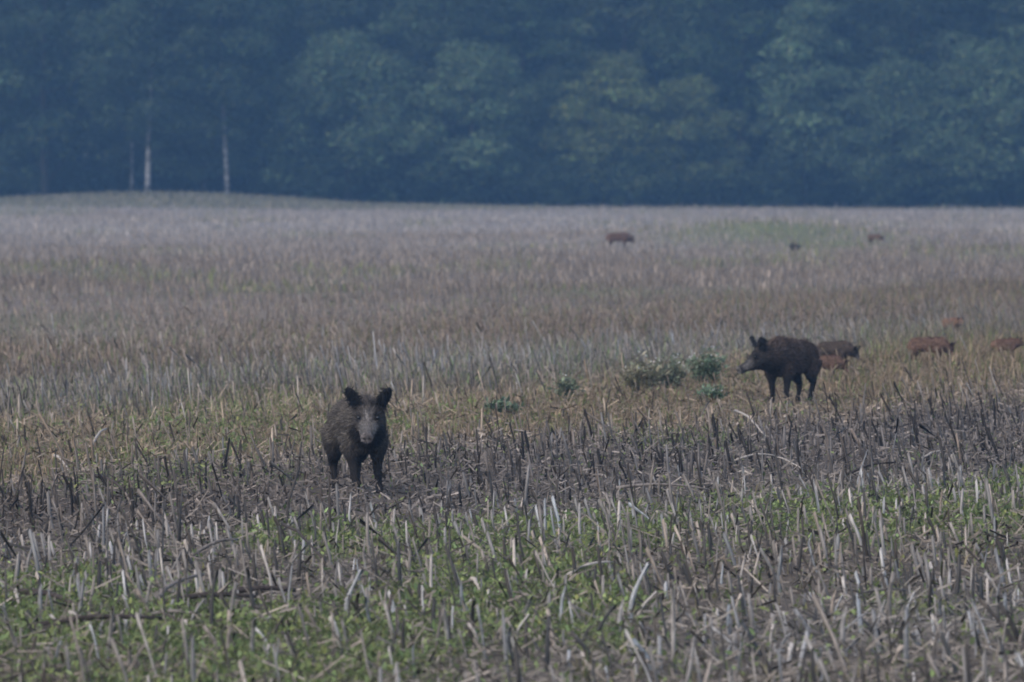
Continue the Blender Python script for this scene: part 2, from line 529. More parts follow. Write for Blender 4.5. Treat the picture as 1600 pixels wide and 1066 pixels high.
# green weeds: small leaves in patches on the ground of the foreground
X, Y = fan_points(230000, 34, 92, 1.15)
z = zones(X, Y)
k = rng.random(len(X)) < 0.62 * z['green'] + 0.04 * z['fore'] + 0.02
X, Y = X[k], Y[k]; m = len(X)
cl = vary((0.15, 0.185, 0.075), m, 0.35)
yl = rng.random(m) < 0.2
cl[yl] = vary((0.17, 0.19, 0.07), yl.sum(), 0.25)
def leaves(name, X, Y, Z, L, W, C_, mat, label=None, parent=None, flat=0.5, kind='stuff'):
    m = len(X)
    a = rng.random(m) * 6.2832; el = rng.normal(0.45, 0.4, m) * flat * 2
    d = np.stack([np.cos(a) * np.cos(el), np.sin(a) * np.cos(el), np.sin(el)], -1)
    ro = rng.normal(0, 0.5, m)
    s = np.stack([-np.sin(a) * np.cos(ro), np.cos(a) * np.cos(ro), np.sin(ro)], -1)
    P = np.stack([X, Y, Z], -1)
    V = np.stack([P, P + d * L[:, None] * .5 + s * W[:, None], P + d * L[:, None], P + d * L[:, None] * .5 - s * W[:, None]], 1).reshape(-1, 3)
    f = (np.arange(m) * 4)[:, None] + np.array([[0, 1, 2, 3]])
    pr = {}
    if label: pr['label'] = label
    if kind: pr['kind'] = kind
    return obj(name, mesh_np(name, V, f, np.repeat(C_, 4, 0)), mat, parent, **pr)
leaves('green_weeds', X, Y, height(X, Y) + rng.uniform(0.0, 0.10, m) * (0.5 + vnoise(X / .4, Y / .4, 8)), rng.uniform(0.03, 0.08, m), rng.uniform(0.007, 0.02, m), cl, M_GREEN, 'low green weeds growing between the stalks', flat=0.5)
# young green grass among the weeds
X, Y = fan_points(110000, 34, 100, 1.1)
z = zones(X, Y)
k = rng.random(len(X)) < 0.8 * z['green'] + 0.05 * z['fore'] + 0.15 * z['grass']
X, Y = X[k], Y[k]; m = len(X)
blades('green_grass', X, Y, rng.uniform(0.05, 0.17, m) * trampled(X, Y), rng.uniform(0.003, 0.008, m), vary((0.16, 0.185, 0.08), m, 0.3), 0.9, M_GREEN, 'short green grass sprouting between the cut stalks')
# rank grass along the forest margin
m = 30000
X = rng.uniform(-50, 50, m); Y = rng.uniform(401, 413, m)
blades('margin_grass', X, Y, rng.uniform(0.1, 0.45, m) * (0.2 + vnoise(X / 1.7, Y / 1.7, 71)), rng.uniform(0.015, 0.04, m), vary((0.12, 0.115, 0.075), m), 0.7, M_GRASS, 'rank olive grass along the foot of the forest')
# straw litter and broken bits of stalk lying about
X, Y = fan_points(150000, 34, 125, 1.1)
z = zones(X, Y)
k = rng.random(len(X)) < 0.42 * z['fore'] + 0.75 * z['dark'] + 0.4 * z['grass'] + 0.2 * z['mid'] + 0.2 * z['brown']
k &= trampled(X, Y) > 0.6 * rng.random(len(X)) + 0.1
X, Y = X[k], Y[k]; z = zones(X, Y); m = len(X)
a = rng.random(m) * 6.2832; el = rng.normal(0.15, 0.35, m)
L = rng.gamma(3, 0.030, m) * (1 - .25 * z['dark']); W = rng.uniform(0.003, 0.009, m)
d = np.stack([np.cos(a) * np.cos(el), np.sin(a) * np.cos(el), np.sin(el)], -1) * L[:, None]
s = np.stack([-np.sin(a), np.cos(a), rng.normal(0, .5, m)], -1) * W[:, None]
lift = np.stack([np.zeros(m), np.zeros(m), W * 1.3], -1)
P = np.stack([X, Y, height(X, Y) + 0.015 + rng.exponential(0.016, m) * (1 + 1.3 * z['dark']) + np.abs(np.sin(el)) * L * .5], -1)
V = np.stack([P - s, P + lift, P + s, P + d - s, P + d + lift, P + d + s], 1).reshape(-1, 3)
b6 = (np.arange(m) * 6)[:, None]
f = np.concatenate([b6 + np.array([[0, 1, 4, 3]]), b6 + np.array([[1, 2, 5, 4]])])
cs = zmix(z, {'fore': (0.18, 0.155, 0.128), 'dark': (0.155, 0.132, 0.114), 'grass': (0.2, 0.155, 0.11), 'mid': (0.19, 0.16, 0.13), 'brown': (0.16, 0.12, 0.09), 'far': (0.2, 0.17, 0.14)})
u = rng.random(m)
cs = cs * np.where(u < .35, .38, np.where(u > .93, 1.6, 1.0))[:, None] * rng.uniform(.75, 1.25, m)[:, None]
obj('straw_litter', mesh_np('straw_litter', V, f, np.repeat(cs, 6, 0)), M_LITTER, kind='stuff', label='chopped straw and broken stalk bits lying between the rows')

# ------------------------------------------------------------------ fallen stalks that can be picked out
def tube(path, radii, sides=7, ragged=0.0, seed=0):
    r2 = np.random.default_rng(seed)
    path = [Vector(p) for p in path]
    V, Fq, Ft = [], [], []
    for i, p in enumerate(path):
        d = (path[min(i + 1, len(path) - 1)] - path[max(i - 1, 0)]).normalized()
        a = d.orthogonal().normalized(); b = d.cross(a)
        for s in range(sides):
            t = 6.28318 * s / sides
            rr = radii[i] * (1 + r2.uniform(-ragged, ragged))
            V.append(tuple(p + a * (rr * math.cos(t)) + b * (rr * math.sin(t))))
    for i in range(len(path) - 1):
        for s in range(sides):
            s2 = (s + 1) % sides
            Fq.append((i * sides + s, i * sides + s2, (i + 1) * sides + s2, (i + 1) * sides + s))
    V.append(tuple(path[0])); V.append(tuple(path[-1]))
    c0, c1 = len(V) - 2, len(V) - 1
    e = (len(path) - 1) * sides
    for s in range(sides):
        s2 = (s + 1) % sides
        Ft.append((s2, s, c0)); Ft.append((e + s, e + s2, c1))
    return V, Fq, Ft

def fallen(px0, py0, px1, py1, r_, lift0, lift1, c, label, bow=0.04, depth=0.0):
    x0, y0, z0 = ground_at(px0, py0)
    x1, y1, z1 = ground_at(px1, py0 + (py1 - py0) * 0.35)
    drop = (py1 - (py0 + (py1 - py0) * 0.35)) / (FPX / y1)
    lift1 = max(0.02, lift1 - drop)
    N = 7
    pts = []
    for i in range(N):
        t = i / (N - 1)
        pts.append((t * (x1 - x0) + random.gauss(0, 0.008), t * (y1 - y0) + random.gauss(0, .01),
                    lift0 + r_ + t * (z1 + lift1 - z0 - lift0) + bow * math.sin(math.pi * t)))
    V, Fq, Ft = tube(pts, [r_ * (1.1 - 0.5 * i / (N - 1)) for i in range(N)], 7, 0.15, int(px0))
    o = obj('fallen_stalk', mesh_np('fallen_stalk', np.array(V), [np.array(Fq), np.array(Ft)], None, True), M_STALK1)
    o.location = (x0, y0, z0)
    o.color = (*c, 1)
    o['label'] = label; o['category'] = 'stalk'; o['group'] = 'fallen stalks lying across the stubble'
DK = (0.055, 0.045, 0.04); GY_ = (0.17, 0.15, 0.135); PL = (0.36, 0.32, 0.28)
FALL = [
 (40, 996, 250, 988, .022, .03, .06, DK, 'long dark fallen stalk lying level at the lower left corner'),
 (230, 955, 315, 926, .018, .03, .10, GY_, 'grey fallen stalk propped up at left, upper one of the brushy heap'),
 (245, 958, 400, 950, .020, .03, .05, DK, 'dark fallen stalk lying level under the propped grey one at left'),
 (330, 948, 460, 940, .022, .03, .05, DK, 'thick dark fallen stalk pointing right beside the left heap'),
 (20, 950, 130, 985, .024, .08, .03, DK, 'blackish fallen stalk sloping down to the right at far left'),
 (300, 884, 372, 872, .014, .06, .12, GY_, 'short grey fallen stalk with raised end in the left green patch'),
 (440, 868, 505, 915, .013, .22, .03, DK, 'thin dark bowed stalk arching over green weeds left of centre'),
 (235, 976, 335, 984, .012, .05, .03, GY_, 'thin grey stalk lying beside a pale stump at left'),
 (960, 784, 1108, 786, .014, .10, .10, GY_, 'long straight grey stalk lying level below the dark stubble band'),
 (1150, 748, 1215, 742, .009, .16, .16, PL, 'thin pale straw lying level in dark stubble right of centre'),
 (1213, 742, 1265, 770, .008, .16, .04, PL, 'thin pale straw sloping down right in dark stubble'),
 (1310, 758, 1400, 742, .014, .04, .10, DK, 'dark bowed fallen stalk at the right end of the stubble band'),
 (1440, 738, 1490, 731, .010, .12, .14, PL, 'short pale straw caught among stalks at right'),
 (1150, 678, 1200, 712, .012, .24, .04, PL, 'pale broken stalk slanting down in the stubble below the standing boar'),
 (880, 916, 962, 900, .013, .04, .08, PL, 'pale fallen stalk pointing up right near the bottom centre'),
 (1320, 955, 1420, 940, .010, .05, .06, GY_, 'thin grey stalk lying in the green patch at lower right'),
 (735, 930, 750, 942, .018, .08, .03, PL, 'short bright broken stalk end lying at bottom centre'),
 (140, 706, 165, 688, .016, .02, .10, PL, 'pale forked stalk lying in the left stubble behind the dark rows'),
 (85, 738, 108, 758, .014, .14, .02, PL, 'short pale stalk slanting down right among tan grass at left'),
 (150, 775, 205, 800, .016, .16, .02, DK, 'dark curved stalk sloping into the tan grass at left'),
]
for fdef in FALL: fallen(*fdef)

# ------------------------------------------------------------------ flowering weeds on the fallow strip
def stem_weed(px, py, wpx, hpx, nst, label, white=30, tint=(0.10, 0.16, 0.085)):
    X0, Y0, Z0 = ground_at(px, py)
    sc = Y0 / FPX
    W_, H_ = wpx * sc * .5, hpx * sc
    root = empty('flowering_weed', (X0, Y0, Z0), 0, label=label, category='weed', group='flowering weeds on the fallow strip')
    SV, SQ, ST_ = [], [], []
    lx, ly, lz = [], [], []; fl = []
    for i in range(nst):
        a = random.random() * 6.28; rr = math.sqrt(random.random()) * W_
        top = Vector((math.cos(a) * rr, math.sin(a) * rr * .8, H_ * random.uniform(.6, 1.0) * (1 - .35 * (rr / W_) ** 2)))
        b0 = top * 0.25; b0.z = 0
        pts = [b0.lerp(top, t) + Vector((0, 0, 0.03 * H_ * math.sin(3.1 * t))) for t in (0, .35, .7, 1)]
        v, q4, t3 = tube(pts, [.006, .005, .004, .003], 4)
        b_ = len(SV); SV += v; SQ += [tuple(b_ + k for k in f_) for f_ in q4]; ST_ += [tuple(b_ + k for k in f_) for f_ in t3]
        for _ in range(26):
            t = random.uniform(.08, 1.0) ** .8; p = b0.lerp(top, t)
            lx.append(p.x + random.gauss(0, .05)); ly.append(p.y + random.gauss(0, .05)); lz.append(max(.01, p.z + random.gauss(0, .02)))
        fl.append(top)
    obj('stems', mesh_np('stems', np.array(SV), [np.array(SQ), np.array(ST_)], None), M_STALK1, root).color = (0.14, 0.13, 0.08, 1)
    m = len(lx)
    leaves('foliage', np.array(lx), np.array(ly), np.array(lz), rng.uniform(.05, .12, m), rng.uniform(.010, .022, m), vary(tint, m, .3), M_GREEN, parent=root, kind=None)
    if white:
        fx_, fy_, fz_ = [], [], []
        for i in range(white):
            p = random.choice(fl)
            fx_.append(p.x + random.gauss(0, .03)); fy_.append(p.y + random.gauss(0, .03)); fz_.append(p.z + random.uniform(0, .03))
        leaves('blossom', np.array(fx_), np.array(fy_), np.array(fz_), rng.uniform(.02, .035, white), rng.uniform(.008, .014, white), vary((.62, .62, .60), white, .12), M_GREEN, parent=root, kind=None)

stem_weed(1105, 602, 64, 60, 30, 'dark green bushy weed with white blossom in front of the standing boar', 70, (0.15, 0.195, 0.125))
stem_weed(1042, 610, 76, 66, 30, 'green flowering weed left of the bushy one near the standing boar', 46, (0.185, 0.205, 0.14))
stem_weed(1000, 614, 64, 62, 24, 'dry olive weed clump, leftmost of three beside the standing boar', 34, (0.22, 0.21, 0.14))
stem_weed(880, 628, 30, 55, 9, 'tall narrow green weed alone on the grass strip', 8, (0.15, 0.175, 0.115))
stem_weed(785, 652, 56, 28, 14, 'low spreading green weed nearest the facing boar', 22, (0.14, 0.185, 0.12))
stem_weed(1108, 628, 46, 26, 12, 'low pale green weed in front of the bushy one', 24, (0.14, 0.19, 0.12))

# ------------------------------------------------------------------ wild boars
def loft(bm, rings):
    """rings: (centre, axis_side, axis_up, half width, half height up, half height down)"""
    N = 16
    vs = []
    for c, sx, up, wv, hu, hd in rings:
        row = []
        for k in range(N):
            a = 2 * math.pi * k / N
            ca, sa = math.cos(a), math.sin(a)
            row.append(bm.verts.new(c + sx * (wv * ca) + up * ((hu if sa > 0 else hd) * sa)))
        vs.append(row)
    for i in range(len(vs) - 1):
        for k in range(N):
            bm.faces.new((vs[i][k], vs[i][(k + 1) % N], vs[i + 1][(k + 1) % N], vs[i + 1][k]))
    bm.faces.new(list(reversed(vs[0]))); bm.faces.new(vs[-1])

def limb(bm, pts):
    pts = [(Vector(p), r) for p, r in pts]
    rings = []
    for i, (p, r) in enumerate(pts):
        d = (pts[min(i + 1, len(pts) - 1)][0] - pts[max(i - 1, 0)][0]).normalized()
        a = Vector((1, 0, 0)) - d * d.x
        if a.length < 0.2: a = Vector((0, 0, 1)) - d * d.z
        a.normalize(); b = d.cross(a)
        rings.append((p, b, a, r * (.80 if p.z < .32 else .9), r * (.88 if p.z < .32 else 1), r * (.88 if p.z < .32 else 1)))
    loft(bm, rings)

def catmull(rows, n=5):
    out = []
    P = [np.array(r, float) for r in rows]
    for i in range(len(P) - 1):
        p0, p1, p2, p3 = P[max(i - 1, 0)], P[i], P[i + 1], P[min(i + 2, len(P) - 1)]
        for k in range(n):
            t = k / n
            out.append(.5 * ((2 * p1) + (-p0 + p2) * t + (2 * p0 - 5 * p1 + 4 * p2 - p3) * t * t + (-p0 + 3 * p1 - 3 * p2 + p3) * t ** 3))
    out.append(P[-1])
    return out

UPV = Vector((0, 0, 1)); SIDE = Vector((0, 1, 0))

def boar_mesh(head_loc, head_rot, legs, voxel=0.012, young=False, crest=1.0):
    """one continuous body; +X is forward. head_rot = (yaw, pitch, roll) in degrees"""
    bm = bmesh.new()
    k = 0.93 if young else 1.0
    body = [(-.64, .585, .05, .05, .07), (-.61, .59, .115, .11, .13), (-.52, .595, .175, .185, .19), (-.38, .59, .198, .215, .205),
            (-.20, .585, .205, .225, .215), (.0, .585, .21, .238, .235), (.16, .592, .205, .255 * crest, .25), (.30, .60, .198, .262 * crest, .255),
            (.42, .605, .178, .235 * crest, .225), (.52, .61, .14, .18, .17), (.58, .62, .09, .11, .11)]
    if young:
        body = [(a, b, c * .97, d * .93, e * .95) for a, b, c, d, e in body]
    rings = []
    for a, cz, wv, hu, hd in catmull(body):
        rings.append((Vector((a, 0, cz)), SIDE, UPV, wv * .90, hu, hd * .95))
    loft(bm, rings)
    HM = Matrix.Translation(head_loc) @ Euler((R(head_rot[2]), R(head_rot[1]), R(head_rot[0])), 'XYZ').to_matrix().to_4x4()
    hm3 = HM.to_3x3()
    hs = 1.0
    head = [(-.13, .0, .10, .10, .11), (-.06, .0, .128, .125, .14), (.0, .0, .128, .122, .145), (.06, -.004, .115, .104, .135), (.12, -.012, .095, .078, .112),
            (.18, -.022, .078, .062, .086), (.245, -.03, .064, .054, .068), (.30, -.034, .057, .050, .056), (.345, -.034, .060, .056, .052), (.362, -.034, .054, .050, .048)]
    if young:
        head = [(a * .88, b, c, d, e) for a, b, c, d, e in head]
    rings = []
    for a, cz, wv, hu, hd in catmull(head):
        rings.append((HM @ Vector((a, 0, cz)), hm3 @ SIDE, hm3 @ UPV, wv, hu, hd))
    loft(bm, rings)
    # neck: from the shoulders to the back of the head
    A = Vector((.30, 0, .605)); B = HM @ Vector((-.02, 0, -.005))
    rings = []
    for t in np.linspace(0, 1, 9):
        c = A.lerp(B, t)
        d = (B - A).normalized(); sx = UPV.cross(d).normalized(); up = d.cross(sx)
        rings.append((c, sx, up, .185 * (1 - t) + .130 * t, .235 * crest * (1 - t) + .128 * t, .235 * (1 - t) + .155 * t))
    loft(bm, rings)
    # ears: broad leaf-shaped cups set on the crown
    ears = []
    for s in (1, -1):
        base = HM @ Vector((-.012, s * .092, .075))
        tip = HM @ Vector((-.05, s * .192, .268))
        if young:
            tip = base.lerp(tip, .8)
        d = (tip - base)
        face = (hm3 @ Vector((1, s * .35, -.1))).normalized()
        dn = d.normalized(); sx = face.cross(dn).normalized(); fn = dn.cross(sx)
        rings = []
        for t, wv, off in ((-.12, .030, 0), (0, .046, 0), (.2, .062, -.006), (.45, .070, -.012), (.68, .066, -.010), (.86, .050, -.004), (.97, .026, 0.0), (1.02, .008, 0)):
            rings.append((base + d * t + fn * off, sx, fn, wv, .013, .013))
        loft(bm, rings)
        ears.append((base, tip))
    for pts in legs:
        limb(bm, pts)
    # tail
    limb(bm, [((-.60, 0, .64), .022), ((-.665, .0, .58), .015), ((-.68, .015, .46), .012), ((-.675, .02, .36), .014), ((-.67, .02, .31), .006)])
    bmesh.ops.recalc_face_normals(bm, faces=bm.faces)
    me = bpy.data.meshes.new('tmp'); bm.to_mesh(me); bm.free()
    o = bpy.data.objects.new('tmp', me); COL.objects.link(o)
    md = o.modifiers.new('r', 'REMESH'); md.mode = 'VOXEL'; md.voxel_size = voxel; md.use_smooth_shade = True
    sm = o.modifiers.new('s', 'SMOOTH'); sm.factor = .5; sm.iterations = 5
    dg = bpy.context.evaluated_depsgraph_get()
    out = bpy.data.meshes.new_from_object(o.evaluated_get(dg))
    bpy.data.objects.remove(o); bpy.data.meshes.remove(me)
    out.name = 'boar_body'
    return out, HM, ears

def tri_data(me):
    me.calc_loop_triangles()
    n_ = len(me.vertices)
    co = np.empty(n_ * 3, np.float32); me.vertices.foreach_get('co', co); co = co.reshape(-1, 3)
    tr = np.empty(len(me.loop_triangles) * 3, np.int32); me.loop_triangles.foreach_get('vertices', tr)
    no = np.empty(n_ * 3, np.float32); me.vertices.foreach_get('normal', no); no = no.reshape(-1, 3)
    return co, tr.reshape(-1, 3), no

def coat_colour(co, HM, ears, pal):
    """grizzled coat: pale brow and muzzle, black ears, legs and mane"""
    inv = np.array(HM.inverted())
    h = co @ inv[:3, :3].T + inv[:3, 3]
    n_ = len(co)
    c = np.tile(np.array(pal['flank'], float), (n_, 1))
    def put(mask, col):
        nonlocal c
        mask = np.clip(mask, 0, 1)[:, None]
        c = c * (1 - mask) + np.array(col) * mask
    nz = fbm(co[:, 0] * 9 + co[:, 2] * 5, co[:, 1] * 9 + co[:, 2] * 7, 5, 3)
    put(sstep(.74, .84, co[:, 2]) * (co[:, 0] > -.4), pal['mane'])
    put(1 - sstep(.30, .46, co[:, 2]), pal['leg'])
    put(sstep(.36, .50, co[:, 0]) * (1 - sstep(.50, .66, co[:, 2])), pal['leg'])
    put(sstep(-.45, -.60, co[:, 0]) * .5, pal['rump'])
    hd = sstep(-.10, .02, h[:, 0]) * (np.abs(h[:, 1]) < .2) * (h[:, 2] > -.22) * (h[:, 2] < .3)
    put(hd * .8, pal['head'])
    # pale brow running down to the muzzle, whitish cheek stripe
    put(hd * sstep(.02, .08, h[:, 0]) * (1 - sstep(.020, .060, np.abs(h[:, 1]) + .05 * (nz - .5))) * sstep(-.02, .01, h[:, 2]), pal['brow'])
    put(hd * band(.16, .30, .03, h[:, 0]) * sstep(.025, .05, np.abs(h[:, 1])) * sstep(-.09, -.06, h[:, 2]) * .8, pal['cheek'])
    put(hd * (1 - sstep(-.085, -.06, h[:, 2])) * .9, pal['leg'])
    put(hd * sstep(.340, .354, h[:, 0]), pal['snout'])
    for s in (-1, 1):
        put(1 - sstep(.010, .016, np.sqrt((h[:, 1] - s * .02) ** 2 + (h[:, 2] + .034) ** 2 + np.where(h[:, 0] < .335, 1, 0))), (.006, .005, .005))
        put(1 - sstep(.026, .056, np.sqrt((h[:, 1] - s * .084) ** 2 + (h[:, 2] - .044) ** 2 + (h[:, 0] - .10) ** 2)), pal['ear'])
    for b_, t_ in ears:
        b_, t_ = np.array(b_), np.array(t_)
        d = t_ - b_; tpar = ((co - b_) @ d) / (d @ d)
        dist = np.linalg.norm(co - (b_ + np.clip(tpar, 0, 1)[:, None] * d), axis=1)
        put((1 - sstep(.065, .08, dist)) * sstep(.05, .2, tpar), pal['ear'])
    n2 = fbm(co[:, 0] * 4 + 7, co[:, 1] * 3 + co[:, 2] * 6, 15, 3)
    return c * (0.7 + .6 * nz)[:, None] * (0.55 + .9 * n2)[:, None]

def fur_mesh(me, cols, count, length, width, HM, seed, crest_len=2.1):
    r2 = np.random.default_rng(seed)
    co, tr, no = tri_data(me)
    a, b, c = co[tr[:, 0]], co[tr[:, 1]], co[tr[:, 2]]
    ar = np.linalg.norm(np.cross(b - a, c - a), axis=1)
    pick = r2.choice(len(tr), count, p=ar / ar.sum())
    u, v = r2.random(count), r2.random(count)
    fl = u + v > 1; u[fl], v[fl] = 1 - u[fl], 1 - v[fl]
    P = a[pick] + (b - a)[pick] * u[:, None] + (c - a)[pick] * v[:, None]
    Nn = no[tr[pick, 0]]
    cc = cols[tr[pick, 0]]
    inv = np.array(HM.inverted()); h = P @ inv[:3, :3].T + inv[:3, 3]
    fwd = np.array(HM.to_3x3() @ Vector((1, 0, 0)))
    head = (sstep(-.05, .05, h[:, 0]) * (np.abs(h[:, 1]) < .2) * (np.abs(h[:, 2]) < .3))[:, None]
    back = np.tile(np.array((-1, 0, -.45)), (count, 1)) * (1 - head) - fwd * head
    leg = (1 - sstep(.3, .45, P[:, 2]))[:, None]
    back = back * (1 - leg) + np.array((-.15, 0, -1)) * leg
    t = back - Nn * np.sum(back * Nn, 1)[:, None]
    t /= np.linalg.norm(t, axis=1)[:, None] + 1e-6
    cl_ = np.stack([vnoise(P[:, 0] * 22 + P[:, 2] * 9, P[:, 1] * 22 + P[:, 2] * 17, 50 + j) - .5 for j in range(3)], -1)
    d = t + Nn * r2.uniform(.25, .7, count)[:, None] + r2.normal(0, .14, (count, 3)) + cl_ * .7
    d /= np.linalg.norm(d, axis=1)[:, None]
    L = length * r2.uniform(.6, 1.3, count)
    L *= 1 + (crest_len - 1) * sstep(.70, .84, P[:, 2]) * (1 - sstep(.03, .12, np.abs(P[:, 1])))
    L *= 1 - .62 * head[:, 0] * sstep(.05, .25, h[:, 0])
    L *= 1 - .55 * leg[:, 0]
    s = np.cross(d, r2.normal(0, 1, (count, 3))); s /= np.linalg.norm(s, axis=1)[:, None] + 1e-6
    s = s * (width * r2.uniform(.6, 1.3, count))[:, None]
    V = np.stack([P - s, P + s, P + d * L[:, None]], 1).reshape(-1, 3)
    f = np.arange(count * 3).reshape(-1, 3)
    tip = r2.choice([.7, 1.0, 1.9], count, p=[.35, .4, .25])
    C3 = np.repeat(cc * tip[:, None], 3, 0)
    m = mesh_np('fur', V, f, C3)
    m.materials.append(M_FUR)
    return m

def set_cols(me, cols):
    a = me.color_attributes.new('Col', 'FLOAT_COLOR', 'POINT')
    c = np.ones((len(me.vertices), 4), np.float32); c[:, :3] = cols
    a.data.foreach_set('color', c.ravel())
    me.materials.clear(); me.materials.append(M_FUR)

def ball(name, c, r_, mat):
    bm = bmesh.new(); bmesh.ops.create_icosphere(bm, subdivisions=2, radius=r_, matrix=Matrix.Translation(c))
    me = bpy.data.meshes.new(name); bm.to_mesh(me); bm.free(); me.materials.append(mat)
    return me

def front_leg(s, dx=0.0, lift=0.0, dy=0.0):
    return [((.29, s * .10, .52), .125), ((.27, s * .125, .40), .088), ((.285 + dx * .4, s * .115 + dy * .3, .27 + lift * .4), .052), ((.29 + dx * .7, s * .11 + dy * .6, .19 + lift), .044),
            ((.285 + dx, s * .11 + dy, .09 + lift), .034), ((.295 + dx, s * .11 + dy, .055 + lift), .040), ((.315 + dx, s * .11 + dy, .02 + lift), .040), ((.325 + dx, s * .11 + dy, 0 + lift), .036)]
def hind_leg(s, dx=0.0, lift=0.0):
    return [((-.42, s * .10, .54), .155), ((-.39, s * .125, .42), .118), ((-.42 + dx * .3, s * .125, .33), .075), ((-.51 + dx * .6, s * .12, .25), .048), ((-.505 + dx * .8, s * .115, .17), .037),
            ((-.49 + dx, s * .115, .09), .033), ((-.475 + dx, s * .115, .055), .038), ((-.455 + dx, s * .115, .02), .039), ((-.445 + dx, s * .115, 0), .034)]

ADULT = dict(flank=(.078, .067, .057), mane=(.050, .042, .036), leg=(.017, .014, .013), rump=(.075, .055, .044), head=(.042, .036, .033), brow=(.11, .10, .094),
             cheek=(.13, .12, .112), snout=(.16, .14, .135), ear=(.010, .009, .009))
ADULT2 = dict(ADULT, flank=(.058, .042, .034), mane=(.068, .046, .034), rump=(.090, .056, .041), head=(.036, .031, .028), brow=(.055, .05, .047), cheek=(.13, .12, .115), snout=(.15, .14, .135))

def put_boar(name, me, HM, ears, pal, loc, rz, sc, fur_n, fur_l, fur_w, label, group, seed, cat='wild boar', eyes=True):
    root = empty(name, loc, rz, label=label, category=cat, group=group)
    root.scale = (sc, sc, sc)
    co, tr, no = tri_data(me)
    cols = coat_colour(co, HM, ears, pal)
    set_cols(me, cols)
    obj('body', me, None, root)
    obj('fur', fur_mesh(me, cols, fur_n, fur_l, fur_w, HM, seed), None, root)
    if eyes:
        for s in (1, -1):
            obj('eye', ball('eye', HM @ Vector((.104, s * .082, .046)), .017, M_EYE), None, root)
    return root

# the boar that faces the camera: trunk runs back and to the left
yaw1 = 14.0
X1, Y1, Z1 = ground_at(570, 772)
a1 = math.atan2(-math.cos(R(yaw1)), math.sin(R(yaw1)))
me, HM, ears = boar_mesh(Vector((.66, -.045, .70)), (-16, 24, 0), [front_leg(1, -.05, 0, .03), front_leg(-1, .06, 0, .02), hind_leg(1, -.04), hind_leg(-1, .06)])
o = put_boar('wild_boar', me, HM, ears, ADULT, (X1 - .3 * math.cos(a1), Y1 - .3 * math.sin(a1), 0), a1, 0.99, 30000, .042, .0032,
             'grizzled wild boar facing the camera with both ears raised', 'adult wild boars', 1)
o.location.z = float(height(o.location.x, o.location.y))

# the second boar: flank view, walking left and a little towards the camera
yaw2 = 60.0
X2, Y2, Z2 = ground_at(1216, 631)
a2 = math.atan2(-math.sin(R(yaw2)), -math.cos(R(yaw2)))
me, HM, ears = boar_mesh(Vector((.66, -.08, .625)), (-40, 24, 0), [front_leg(1, .0, 0), front_leg(-1, -.02, 0), hind_leg(1, .10), hind_leg(-1, .0)])
o = put_boar('wild_boar', me, HM, ears, ADULT2, (X2 - .3 * math.cos(a2), Y2 - .3 * math.sin(a2), 0), a2, 0.93, 26000, .044, .0040,
             'dark wild boar seen from the side walking left, farther back on the right', 'adult wild boars', 2)
o.location.z = float(height(o.location.x, o.location.y))

# piglets: rust brown, rooting with heads low
RUST = dict(flank=(.125, .076, .054), mane=(.085, .048, .038), leg=(.06, .038, .03), rump=(.155, .09, .06), head=(.10, .060, .046), brow=(.13, .07, .055), cheek=(.17, .11, .09), snout=(.24, .16, .14), ear=(.045, .026, .022))
DUSK = dict(flank=(.062, .046, .036), mane=(.06, .042, .032), leg=(.03, .022, .02), rump=(.08, .055, .042), head=(.022, .019, .018), brow=(.03, .026, .024), cheek=(.08, .075, .07), snout=(.12, .11, .11), ear=(.012, .01, .01))
ORNG = dict(RUST, flank=(.19, .115, .080), head=(.20, .125, .09), brow=(.25, .14, .1), mane=(.16, .08, .055))
LG = [front_leg(1), front_leg(-1, .05), hind_leg(1, .05), hind_leg(-1)]
def piglet(pal, px, py, head_deg, sc, low, label, seed, cat='piglet'):
    hl, hr = (Vector((.66, .0, .50)), (0, 46, 0)) if low else (Vector((.66, .0, .68)), (0, 16, 0))
    me, HM, ears = boar_mesh(hl, hr, LG, 0.02, True, .95)
    x_, y_, z_ = ground_at(px, py)
    put_boar('boar_piglet', me, HM, ears, pal, (x_, y_, z_), R(head_deg), sc, 6000, .045, .008, label, 'rust brown boar piglets', seed, cat)
piglet(RUST, 1290, 594, -18, .40, True, 'rust brown piglet with lowered head right behind the standing boar\'s rump', 21)
piglet(DUSK, 1306, 575, -30, .46, True, 'dark grey brown piglet behind the rust one, dark head to the right', 22)
piglet(RUST, 1452, 570, -22, .48, True, 'rust and dark brown piglet, largest of those by the right edge', 23)
piglet(ORNG, 1487, 525, -55, .36, False, 'small orange piglet peeping over stubble above the largest one', 24)
piglet(ORNG, 1571, 562, 28, .37, False, 'orange brown piglet with dark ears at the right edge of the photo', 25)
piglet(RUST, 967, 389, -4, .64, True, 'rust brown piglet alone far out on the pale field', 26)
piglet(RUST, 1367, 385, -30, .40, True, 'tiny rust brown piglet farthest right on the distant field', 27)

# dark lump on the distant mound
bm = bmesh.new(); bmesh.ops.create_icosphere(bm, subdivisions=3, radius=.16)
for v in bm.verts:
    v.co *= 0.8 + .45 * float(vnoise(v.co.x * 14 + 3, v.co.y * 14 + v.co.z * 9, 2)); v.co.z *= .8
me = bpy.data.meshes.new('earth_clod'); bm.to_mesh(me); bm.free(); me.materials.append(plain('dark_earth', (.03, .027, .025), .95, .1))
x_, y_, z_ = ground_at(1240, 398)
o = obj('earth_clod', me, None, label='small dark clod of earth on the distant mound', category='clod'); o.location = (x_, y_, z_ + .22)

